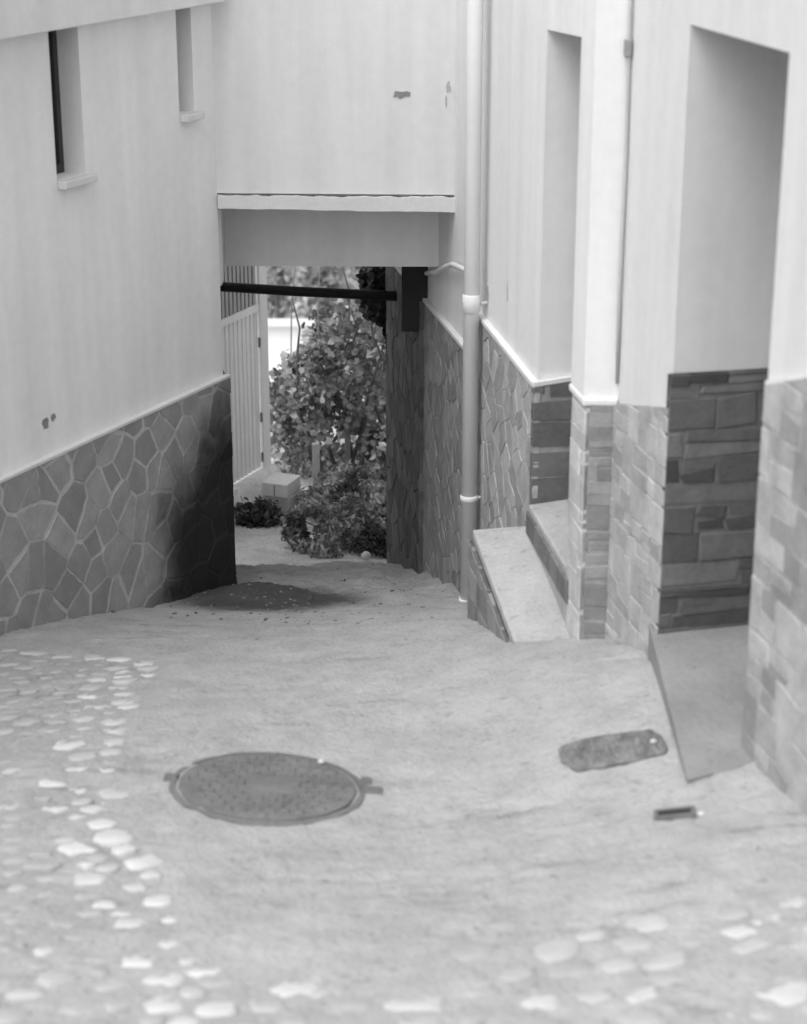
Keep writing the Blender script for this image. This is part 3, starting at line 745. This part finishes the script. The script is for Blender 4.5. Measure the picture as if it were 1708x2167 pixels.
def pebble(px, py, r, label, tone, name='pebble', cat='stone', flat=.6, group=None):
    q = on_street(ground(px, py))-Vector((0, 0, r*.1)); mb = MB(); rr = random.Random(int(px*7+py)); n1, n2 = 8, 5
    if px in (680, 1382): q.z += .016
    vs = []; fs = []
    for i in range(n2+1):
        th_ = math.pi*i/n2
        for k in range(n1):
            a = 2*math.pi*k/n1; j = rr.uniform(.8, 1.15)
            vs.append(q+Vector((r*j*math.sin(th_)*math.cos(a), r*.8*j*math.sin(th_)*math.sin(a), r*flat*math.cos(th_)+r*flat*.6)))
    for i in range(n2):
        for k in range(n1): fs.append((i*n1+k, (i+1)*n1+k, (i+1)*n1+(k+1) % n1, i*n1+(k+1) % n1))
    mb.add(vs, fs, tone)
    o = mb.build(name, M_peb, None, True); tag(o, label, cat, group)
M_peb = mat('pebble stone', 1.0, .15, 20, 90, .85, .4, 80, tone=True)
pebble(680, 1622, .013, 'small white pebble lying on the manhole cover', .55)
pebble(1382, 1580, .013, 'small white pebble lying on the drain hatch', .55)
pebble(1484, 1722, .016, 'pale pebble beside the end of the slot drain', .5)
pebble(655, 1268, .022, 'small dark stone on the dirt floor inside the passage', .08)
pebble(775, 1180, .035, 'pale stone at the far edge of the passage paving', .55, flat=.9)

# ------------------------------------------------------------------ cobbles set in the concrete
M_cob = mat('pale cobble', 1.0, .14, 9, 60, .85, .5, 70, tone=True)
def cobbles():
    reg1 = [ground(*p).xy for p in ((-60, 1365), (345, 1395), (300, 1450), (262, 1540), (235, 1640), (250, 1740), (300, 1810), (350, 1900), (400, 1990), (470, 2080), (520, 2180), (450, 2300), (-200, 2300), (-80, 1700))]
    reg2 = [ground(*p).xy for p in ((470, 2080), (800, 2075), (1050, 1990), (1300, 1950), (1560, 1925), (1800, 1890), (1850, 2300), (450, 2300))]
    mb = MB(); rr = random.Random(12); placed = []
    reg1 = [tuple(p) for p in reg1]; reg2 = [tuple(p) for p in reg2]
    for reg, kind, tries in ((reg1, 'edge', 5000), (reg1, 'bed', 9000), (reg2, 'front', 6000)):
        x0 = min(p[0] for p in reg); x1 = max(p[0] for p in reg); y0 = min(p[1] for p in reg); y1 = max(p[1] for p in reg)
        for _ in range(tries):
            x = rr.uniform(x0, x1); y = rr.uniform(y0, y1)
            if not inpoly(x, y, reg): continue
            if kind == 'edge' and inpoly(x+.20, y, reg): continue
            a = rr.uniform(.036, .066) if kind != 'front' else rr.uniform(.05, .09)
            b = a*rr.uniform(.6, .95); ang = rr.uniform(-.35, .75)
            if any(((x-q[0])/(a+q[2]))**2+((y-q[1])/(b+q[3]))**2 < .93 for q in placed): continue
            placed.append((x, y, a, b))
            if kind == 'edge': tone = rr.uniform(.44, .58)
            elif kind == 'bed': tone = rr.uniform(.34, .42) if rr.random() < .85 else rr.uniform(.42, .52)
            else: tone = rr.uniform(.33, .40) if rr.random() < .5 else rr.uniform(.40, .50)
            if kind == 'front' and rr.random() < .12: continue
            n = 13; ring = []; ex = rr.uniform(1.2, 3.4); rad = [rr.uniform(.72, 1.12) for _ in range(n)]
            h = rr.uniform(-.006, .001) if kind != 'bed' else rr.uniform(-.007, -.002)
            for k in range(n):
                t = 2*math.pi*k/n; c, s = math.cos(t), math.sin(t)
                rk = rad[k]/((abs(c)**ex+abs(s)**ex)**(1/ex))
                lx, ly = a*rk*c, b*rk*s
                ring.append((x+lx*math.cos(ang)-ly*math.sin(ang), y+lx*math.sin(ang)+ly*math.cos(ang)))
            Zs = [float(z) for z in zg(np.array([p[0] for p in ring]), np.array([p[1] for p in ring]))]
            vs = []
            for (sc, hh) in ((1.0, -.03), (.98, h+.001), (.90, h+.0045), (.5, h+.0055)):
                for (p, z) in zip(ring, Zs):
                    vs.append((x+(p[0]-x)*sc, y+(p[1]-y)*sc, z+hh+rr.uniform(-.0015, .0015)))
            fs = [(r*n+k, r*n+(k+1) % n, (r+1)*n+(k+1) % n, (r+1)*n+k) for r in range(3) for k in range(n)]
            fs.append(tuple(range(3*n, 4*n)))
            mb.add(vs, fs, tone)
    o = mb.build('cobblestones', M_cob, None, True)
    tag(o, 'pale irregular cobbles set in the concrete along the left and front of the street', kind='stuff')
cobbles()

# ------------------------------------------------------------------ gate, posts, low walls beyond the passage
gR = at_y(550, 985, 13.6)
gdir = Vector((math.sin(math.radians(24)), math.cos(math.radians(24))))
GT = Frame(gR, gdir, (gdir.y, -gdir.x))              # u=0 at the right post, negative to the left
gz = lambda px, py: GT.uz(px, py)
g0 = gz(479, 1028); gb = gz(555, 985)
zbt = lambda u: gb[1]+(g0[1]-gb[1])/(g0[0]-gb[0])*(u-gb[0])*.25
GL = -1.5
ga = thing('gate', 'tall grey ribbed metal gate with barred upper part left beyond the passage', 'gate', GT.p(-.6, gb[1]))
zm = gz(546, 655)[1]; ztop = gz(546, 500)[1]
mb = MB(); u = GL; k = 0; prof = []
while u < -.005:
    prof += [(u, 0.0), (u+.034, 0.0), (u+.038, .009), (u+.058, .009)]; u += .062
vs = []; fs = []
for (uu, d) in prof: vs += [GT.p(min(uu, 0), zbt(uu), d), GT.p(min(uu, 0), zm, d)]
for i in range(len(prof)-1): fs.append((2*i, 2*i+2, 2*i+3, 2*i+1))
mb.add(vs, fs); mb.build('ribbed_panel', M_gate, ga)
mb = MB(); u = GL
while u < -.03: mb.rect(GT, u, zm+.05, u+.036, ztop, -.004, .010); u += .058
mb.rect(GT, GL, zm+.05, 0, ztop-.002, -.03, -.022)
mb.build('bars', M_gate_d, ga)
mb = MB(); mb.rect(GT, GL, zm, 0, zm+.05, -.012, .022); mb.rect(GT, GL, ztop, 0, ztop+.05, -.012, .022); mb.rect(GT, -.03, zm+.05, 0, ztop, -.010, .020)
mb.build('rail', M_gate, ga)
q = gz(476, 852); mb = MB(); mb.rect(GT, q[0]-.03, q[1]-.012, q[0]+.02, q[1]+.012, .017, .035); mb.rect(GT, q[0], q[1]-.05, q[0]+.018, q[1]-.012, .017, .03); mb.build('latch', M_iron, ga)
for py in (720, 880, 965):
    q = gz(552, py); mb = MB(); mb.tube([GT.p(.006, q[1]-.035, .02), GT.p(.006, q[1]+.035, .02)], .009, 8); mb.build('hinge', M_iron, ga)
po = thing('gate_post', 'white square post standing at the right side of the gate', 'post', GT.p(.06, gb[1]-.2))
mb = MB(); wpx = (at_y(576, 800, 13.7).x-at_y(548, 800, 13.7).x)
pz0 = float(terr(gR.x, gR.y))-.1
mb.rect(GT, .016, pz0, .13, ztop+.3, -.10, .03); mb.build('shaft', mat('white painted post', .72, .06, 3, 40, .8, .1), po, bevel=.006)
mb = MB(); mb.rect(GT, .131, pz0, .175, ztop+.3, -.09, -.01); mb.build('stop_batten', M_pvc, po, bevel=.003)
# rough plastered footing below the gate
M_rough = mat('rough plaster footing', .72, .2, 8, 50, .95, .9, 30, bdist=.02)
mb = MB(); n = 30
z00 = [float(terr(GT.p(GL+(.14-GL)*k/n, 0).x, GT.p(GL+(.14-GL)*k/n, 0).y))-.1 for k in range(n+1)]
vs = []; fs = []
for k in range(n+1):
    u = GL+(.14-GL)*k/n
    for (z, d) in ((z00[k], .30+.05*math.sin(k*1.7)), (z00[k]+.2, .16+.02*math.sin(k*2.3)), (zbt(u)-.06, .09+.012*math.sin(k*1.3)), (zbt(u)-.012, .07+.01*math.sin(k*2.9)), (zbt(u)-.012, -.2)): vs.append(GT.p(u, z, d))
for k in range(n):
    for r in range(4): fs.append((k*5+r, (k+1)*5+r, (k+1)*5+r+1, k*5+r+1))
fs += [tuple(range(5)), tuple(n*5+r for r in range(4, -1, -1))]
mb.add(vs, fs); tag(mb.build('footing_wall', M_rough, None, True), 'low rough plastered footing wall beneath the ribbed gate', 'wall')
# two stacked concrete blocks
yb_ = 13.15
q0 = at_y(553, 1018, yb_); q1_ = at_y(613, 1024, yb_); wz = at_y(555, 1079, yb_).z
bw_ = q1_.x-q0.x; hz = (q0.z-wz)/2
M_block = mat('concrete block', .68, .15, 9, 60, .9, .6, 70); M_block2 = mat('grey concrete block', .55, .15, 9, 60, .9, .6, 70)
def block(z, x, y, rot, m, label, hole):
    t = thing('concrete_block', label, 'block', (x, y, z), 'concrete blocks stacked by the gate')
    mb = MB(); c, s = math.cos(rot), math.sin(rot); dl = .25
    P_ = lambda a, b: (x+a*c-b*s, y+a*s+b*c)
    mb.prism([P_(0, 0), P_(bw_, 0), P_(bw_, dl), P_(0, dl)], z, z+hz-.006); mb.build('body', m, t, bevel=.006)
    if hole:
        mb = MB(); mb.prism([P_(bw_*.5-.004, -.0025), P_(bw_*.5+.004, -.0025), P_(bw_*.5+.004, .02), P_(bw_*.5-.004, .02)], z+.01, z+hz-.016); mb.build('joint', M_chip, t)
block(wz-.0, q0.x+.008, yb_+.01, -.35, M_block2, 'lower grey concrete block of the stack by the gate post', False)
block(wz+hz, q0.x, yb_, -.35, M_block, 'upper concrete block of the stack by the gate post with pale top', True)
# pale wall behind the vine
yw = 17.4
w0 = at_y(560, 840, yw); w1 = at_y(900, 850, yw)
mb = MB(); mb.prism([(w0.x, yw), (w1.x, yw+.1), (w1.x, yw+.35), (w0.x, yw+.25)], [float(terr(0, yw))-1]*4, [w0.z, w1.z, w1.z, w0.z])
mb.v = mb.v
tag(mb.build('garden_wall', M_plaster, None), 'pale garden wall showing through gaps in the vine', 'wall')
# concrete posts in the greenery
for (px, pt, pb, w, yy, lab) in ((668, 940, 1050, .055, 13.9, 'thin grey post at the left in the vine'), (735, 850, 1000, .05, 14.6, 'thin grey post in the middle of the vine')):
    t_ = at_y(px, pt, yy); mb = MB(); z_ = float(terr(t_.x, yy))-.1
    mb.prism([(t_.x-w/2, yy), (t_.x+w/2, yy+.01), (t_.x+w/2, yy+w), (t_.x-w/2, yy+w)], z_, t_.z)
    tag(mb.build('vine_post', M_concrete, None, bevel=.006), lab, 'post', 'posts in the vine')
# thin wires hanging down from above
for px0, px1, lab in ((624, 616, 'left of the two thin vertical wires beyond the passage'), (674, 676, 'right of the two thin vertical wires beyond the passage')):
    a = at_y(px0, 480, 14.9); b = at_y(px1, 760, 14.9); mb = MB()
    mb.tube([a, a.lerp(b, .3)+Vector((.01, 0, 0)), a.lerp(b, .6)-Vector((.008, 0, 0)), b], .006, 6)
    tag(mb.build('wire', M_chip, None), lab, 'wire', 'thin wires beyond the passage')
# white house far behind
hy = 27.0
h0 = at_y(470, 670, hy); h1 = at_y(652, 676, hy); hz0 = float(terr(h0.x, hy))-2
wh = thing('house', 'small bright white house far beyond the gate seen over the vine', 'house', ((h0.x+h1.x)/2, hy, hz0))
mb = MB(); mb.prism([(h0.x-3, hy), (h1.x, hy), (h1.x, hy+5), (h0.x-3, hy+5)], hz0, [h0.z-.12, h0.z-.12, h0.z-2.0, h0.z-2.0]); mb.build('wall', mat('whitewash', .85, .02, 2, 20, .9, 0), wh)
mb = MB(); mb.prism([(h0.x-3.1, hy-.1), (h1.x+.1, hy-.1), (h1.x+.1, hy+5.1), (h0.x-3.1, hy+5.1)], [h0.z-.119, h0.z-.119, h0.z-2.0, h0.z-2.0], [h0.z, h0.z, h0.z-1.9, h0.z-1.9]); mb.build('roof', mat('whitewash roof', .8, .02, 2, 20, .9, 0), wh)

# ------------------------------------------------------------------ leaves
def leaf_mesh(name, C, size, mat_, parent=None, seed=1, lobed=True, tone=(0.6, 1.3), up=.55, front=.3, cl=4.0):
    r = np.random.default_rng(seed); n = len(C)
    S = size*r.uniform(.6, 1.35, n)
    nm = r.normal(size=(n, 3)); nm /= np.linalg.norm(nm, axis=1)[:, None]
    tn = .4+1.1*np.clip(.5+2.0*np.array([mnoise.noise(Vector(c)*cl) for c in C]), 0, 1)
    nm = nm*.8+np.array([0, -front, up]); nm /= np.linalg.norm(nm, axis=1)[:, None]
    t = r.normal(size=(n, 3)); t -= (t*nm).sum(1)[:, None]*nm; t /= np.linalg.norm(t, axis=1)[:, None]
    b = np.cross(nm, t)
    if lobed: sh = [(0, -.45, -.10), (.42, -.38, .05), (.5, .05, .02), (.28, .28, .0), (0, .62, -.12), (-.28, .28, .0), (-.5, .05, .02), (-.42, -.38, .05)]
    else: sh = [(0, -.6, -.06), (.24, -.15, .03), (.2, .25, .02), (0, .6, -.08), (-.2, .25, .02), (-.24, -.15, .03)]
    m = len(sh)
    V = np.concatenate([(C+S[:, None]*(t*x+b*y+nm*z))[:, None, :] for x, y, z in sh], 1)
    mid = (C+nm*S[:, None]*-.03)[:, None, :]
    V = np.concatenate([V, mid], 1).reshape(-1, 3)
    base = (np.arange(n)*(m+1))[:, None, None]
    tri = np.array([(k, (k+1) % m, m) for k in range(m)])[None]
    F = (base+tri).reshape(-1, 3)
    off = np.array(TL[parent]) if parent is not None else np.zeros(3)
    me = bpy.data.meshes.new(name); me.from_pydata((V-off).tolist(), [], F.tolist())
    a = me.attributes.new('tone', 'FLOAT', 'FACE')
    a.data.foreach_set('value', np.repeat(r.uniform(tone[0], tone[1], n)*tn, m).astype(np.float32))
    me.polygons.foreach_set('use_smooth', [True]*len(me.polygons)); me.materials.append(mat_)
    o = bpy.data.objects.new(name, me); COL.objects.link(o); TL[o] = TL.get(parent, (0, 0, 0)) if parent is not None else (0, 0, 0)
    if parent is not None: o.parent = parent
    return o
M_leaf = mat('vine leaf', .27, .15, 8, 60, .75, 0, tone=True, leaf=True, translucent=.3, spec=.5)
M_leaf2 = mat('shrub leaf', .27, .15, 8, 60, .75, 0, tone=True, leaf=True, translucent=.25, spec=.5)
M_leaf3 = mat('pale tree leaf', .42, .15, 2, 20, .6, 0, tone=True, leaf=True, translucent=.3, spec=.4)
M_ivy = mat('dark ivy leaf', .04, .2, 8, 60, .5, 0, tone=True, leaf=True, translucent=.15, spec=.4)
M_bark = mat('bark', .10, .25, 12, 60, .95, .6, 40)

def clumps(centres, n, r):
    """leaf positions gathered round clump centres (shell heavy)"""
    rr = np.random.default_rng(len(centres)*31+n); out = []
    C = np.array([c[:3] for c in centres]); R_ = np.array([c[3] for c in centres]); w = R_**2/np.sum(R_**2)
    k = rr.choice(len(C), n, p=w); d = rr.normal(size=(n, 3)); d /= np.linalg.norm(d, axis=1)[:, None]
    rad = R_[k]*rr.uniform(.25, 1, n)**.5
    return C[k]+d*rad[:, None]*r
rr_np = np.random.default_rng(77)
def make_vine():
    rr = random.Random(5)
    base = at_y(690, 1010, 14.6); base.z = float(terr(base.x, base.y))
    t = thing('vine', 'dense climbing vine with broad leaves filling the garden beyond the passage', 'vine', base)
    poly = [(578, 825), (645, 765), (680, 690), (730, 655), (790, 630), (860, 600), (870, 1060), (800, 1060), (700, 1050), (640, 1060), (575, 1000)]
    cs = []; tries = 0
    while len(cs) < 125 and tries < 6000:
        tries += 1
        px = rr.uniform(560, 880); py = rr.uniform(600, 1010)
        if not inpoly(px, py, poly): continue
        q = at_y(px, py, rr.uniform(14.3, 16.0)); cs.append((q.x, q.y, q.z, rr.uniform(.10, .22)))
    C = clumps(cs, 13000, 1.0)
    # the vine is thin low down in the middle, where the pale wall behind shows
    a_ = at_y(725, 930, 15.0); keep = rr_np.random(len(C)) < np.clip((((C[:, 0]-a_.x)/.24)**2+((C[:, 2]-a_.z)/.32)**2)**3, .05, 1)
    C = C[keep]
    # loose hanging shoots over the gap
    ex = []
    for _ in range(10):
        q = at_y(rr.uniform(680, 790), rr.uniform(850, 900), rr.uniform(14.6, 15.6))
        for k in range(rr.randint(5, 14)): ex.append((q.x+rr.uniform(-.03, .03), q.y+rr.uniform(-.03, .03), q.z-.045*k+rr.uniform(-.02, .02)))
    C = np.concatenate([C, np.array(ex)])
    leaf_mesh('foliage', C, .048, M_leaf, t, 3, True, (.4, 1.7))
    mb = MB()
    for k in range(9):
        a = base+Vector((rr.uniform(-.5, .6), rr.uniform(-.3, .6), -.05)); p = [a]
        for j in range(7): p.append(p[-1]+Vector((rr.uniform(-.12, .12), rr.uniform(-.08, .08), rr.uniform(.16, .3))))
        mb.tube(p, [.02-.002*j for j in range(8)], 7)
    mb.build('stem', M_bark, t, True)
make_vine()
def shrub(px, py, y, rx, rz, n, label, size, m, seed, group='shrubs at the foot of the vine', tone=(.4, 1.5), ns=9):
    rr = random.Random(seed); c = at_y(px, py, y); b = Vector((c.x, y, float(terr(c.x, y))))
    t = thing('shrub', label, 'shrub', b, group); cs = []
    for k in range(36):
        a = rr.uniform(0, 6.28); q = rr.uniform(0, 1.5)**.5 if k % 4 == 0 else rr.uniform(0, 1)**.5
        cs.append((c.x+rx*q*math.cos(a), y+rx*.8*q*math.sin(a), b.z+.04+(c.z-b.z+rz)*rr.uniform(0.05, 1.35 if k % 5 == 0 else 1)*max(.2, 1-.5*q*q), rr.uniform(.035, .12)))
    leaf_mesh('foliage', clumps(cs, n, 1.0), size, m, t, seed, False, tone)
    mb = MB()
    for k in range(ns):
        p = cs[k*2]; mb.tube([b-Vector((0, 0, .05)), b.lerp(Vector(p[:3]), .5)+Vector((rr.uniform(-.05, .05), 0, .05)), Vector(p[:3])], [.008, .006, .003], 6)
    mb.build('stem', M_bark, t, True)
shrub(700, 1125, 12.15, .28, .10, 4200, 'leafy low shrub growing over the near edge of the earth path', .038, M_leaf2, 11)
shrub(775, 1040, 12.9, .27, .14, 3000, 'taller dark shrub against the right stone wall', .042, M_leaf2, 12)
shrub(695, 1035, 13.2, .17, .12, 1800, 'small leaved shrub right of the stacked concrete blocks', .04, M_leaf2, 13)
shrub(800, 1165, 11.95, .14, .04, 700, 'small dark plant at the right corner of the paving edge', .035, M_ivy, 14)
shrub(545, 1092, 12.9, .15, .01, 1100, 'low plant, darkened as shade, in front of the concrete blocks', .04, M_ivy, 15)  # dark leaf colour also stands in for the shade below the blocks
# ivy hanging in the top right corner of the opening
rr = random.Random(9); q = at_y(835, 640, 11.95)
iv = thing('ivy', 'dark hanging ivy in the upper right corner of the passage opening', 'ivy', q); cs = []
for k in range(30):
    px = rr.uniform(788, 860); py = rr.uniform(550, 705) if px > 815 else rr.uniform(585, 665)
    p = at_y(px, py, rr.uniform(11.8, 12.15)); cs.append((p.x, p.y, p.z, rr.uniform(.05, .1)))
leaf_mesh('foliage', clumps(cs, 3000, 1.0), .05, M_ivy, iv, 21, True, (.4, 1.4))
mb = MB(); a = at_y(850, 720, 11.95)
mb.tube([WA.p(uf-.02, float(terr(a.x, 11.8)), .03), WA.p(uf-.02, a.z, .03), at_y(840, 640, 11.95), at_y(835, 540, 11.95)], .012, 7); mb.build('stem', M_bark, iv, True)

# trees on the far slope
def tree(x, y, h, cr, n, label, seed):
    rr = random.Random(seed); zb0 = float(terr(x, y)); t = thing('tree', label, 'tree', (x, y, zb0-.2), 'trees on the far slope')
    mb = MB(); mb.tube([(x, y, zb0-.3), (x+.1, y, zb0+h*.3), (x-.05, y, zb0+h*.75)], [.16, .12, .05], 9)
    cs = []
    for k in range(22):
        a = rr.uniform(0, 6.28); q = rr.uniform(0, 1)**.5; zz = rr.uniform(.25, 1)
        wr = cr*math.sin(math.pi*min(1, .25+zz*.72))
        cs.append((x+wr*q*math.cos(a), y+wr*q*math.sin(a), zb0+h*zz, rr.uniform(.35, .75)*cr*.45))
        if k < 7: mb.tube([(x, y, zb0+h*.3), Vector((x, y, zb0+h*.4)).lerp(Vector(cs[-1][:3]), .5)+Vector((0, 0, .1)), cs[-1][:3]], [.06, .04, .015], 6)
    mb.build('trunk', M_bark, t, True)
    leaf_mesh('crown', clumps(cs, n*3, 1.0), .15, M_leaf3, t, seed, False, (.45, 1.35), up=.7, cl=.9)
TR = [(590, 43, 5.0, 2.4, 'pale bushy tree behind the two wires, leftmost on the far slope'), (690, 47, 5.5, 2.6, 'pale bushy tree in the middle of the far slope'), (790, 44, 5, 2.4, 'pale bushy tree on the far slope beside the dark ivy'),
      (640, 58, 6, 3.0, 'higher pale tree on the far slope, left of the upper row'), (745, 62, 6.5, 3.2, 'higher pale tree on the far slope, right of the upper row'), (840, 55, 6, 2.8, 'pale tree on the far slope hidden partly by ivy')]
for i, (px, y, h, cr, lab) in enumerate(TR):
    p = at_y(px, 620, y); tree(p.x, y, h, cr, 2200, lab, 40+i)

# dry litter and grit lying on the dirt floor and the path
def litter():
    rr = random.Random(33); mb = MB()
    for k in range(260):
        if k < 150: px, py = rr.gauss(560, 110), rr.gauss(1275, 26)
        else: px, py = rr.uniform(480, 980), rr.uniform(1200, 1320)
        if px < 490-(1245-py)*.05 and py < 1262: continue
        q = ground(px, py)
        if q.y > 11.2 or q.x > WA.o.x-.1: continue
        s_ = rr.uniform(.004, .013); a = rr.uniform(0, 6.28); c, sn = math.cos(a)*s_, math.sin(a)*s_
        q = on_street(q); h = s_*rr.uniform(.15, .5)
        mb.add([q+Vector((c*1.6, sn*1.6, -.02)), q+Vector((-sn, c, -.02)), q+Vector((-c*1.4, -sn*1.4, -.02)), q+Vector((sn, -c, -.02)),
                q+Vector((c, sn, h)), q+Vector((-sn*.6, c*.6, h*1.2)), q+Vector((-c, -sn, h)), q+Vector((sn*.6, -c*.6, h*.8))],
               [(4, 5, 6, 7), (0, 1, 5, 4), (1, 2, 6, 5), (2, 3, 7, 6), (3, 0, 4, 7)], rr.uniform(.05, .24))
    tag(mb.build('litter', M_peb, None), 'dark grit and dry bits scattered on the dirt floor of the passage', kind='stuff')
litter()
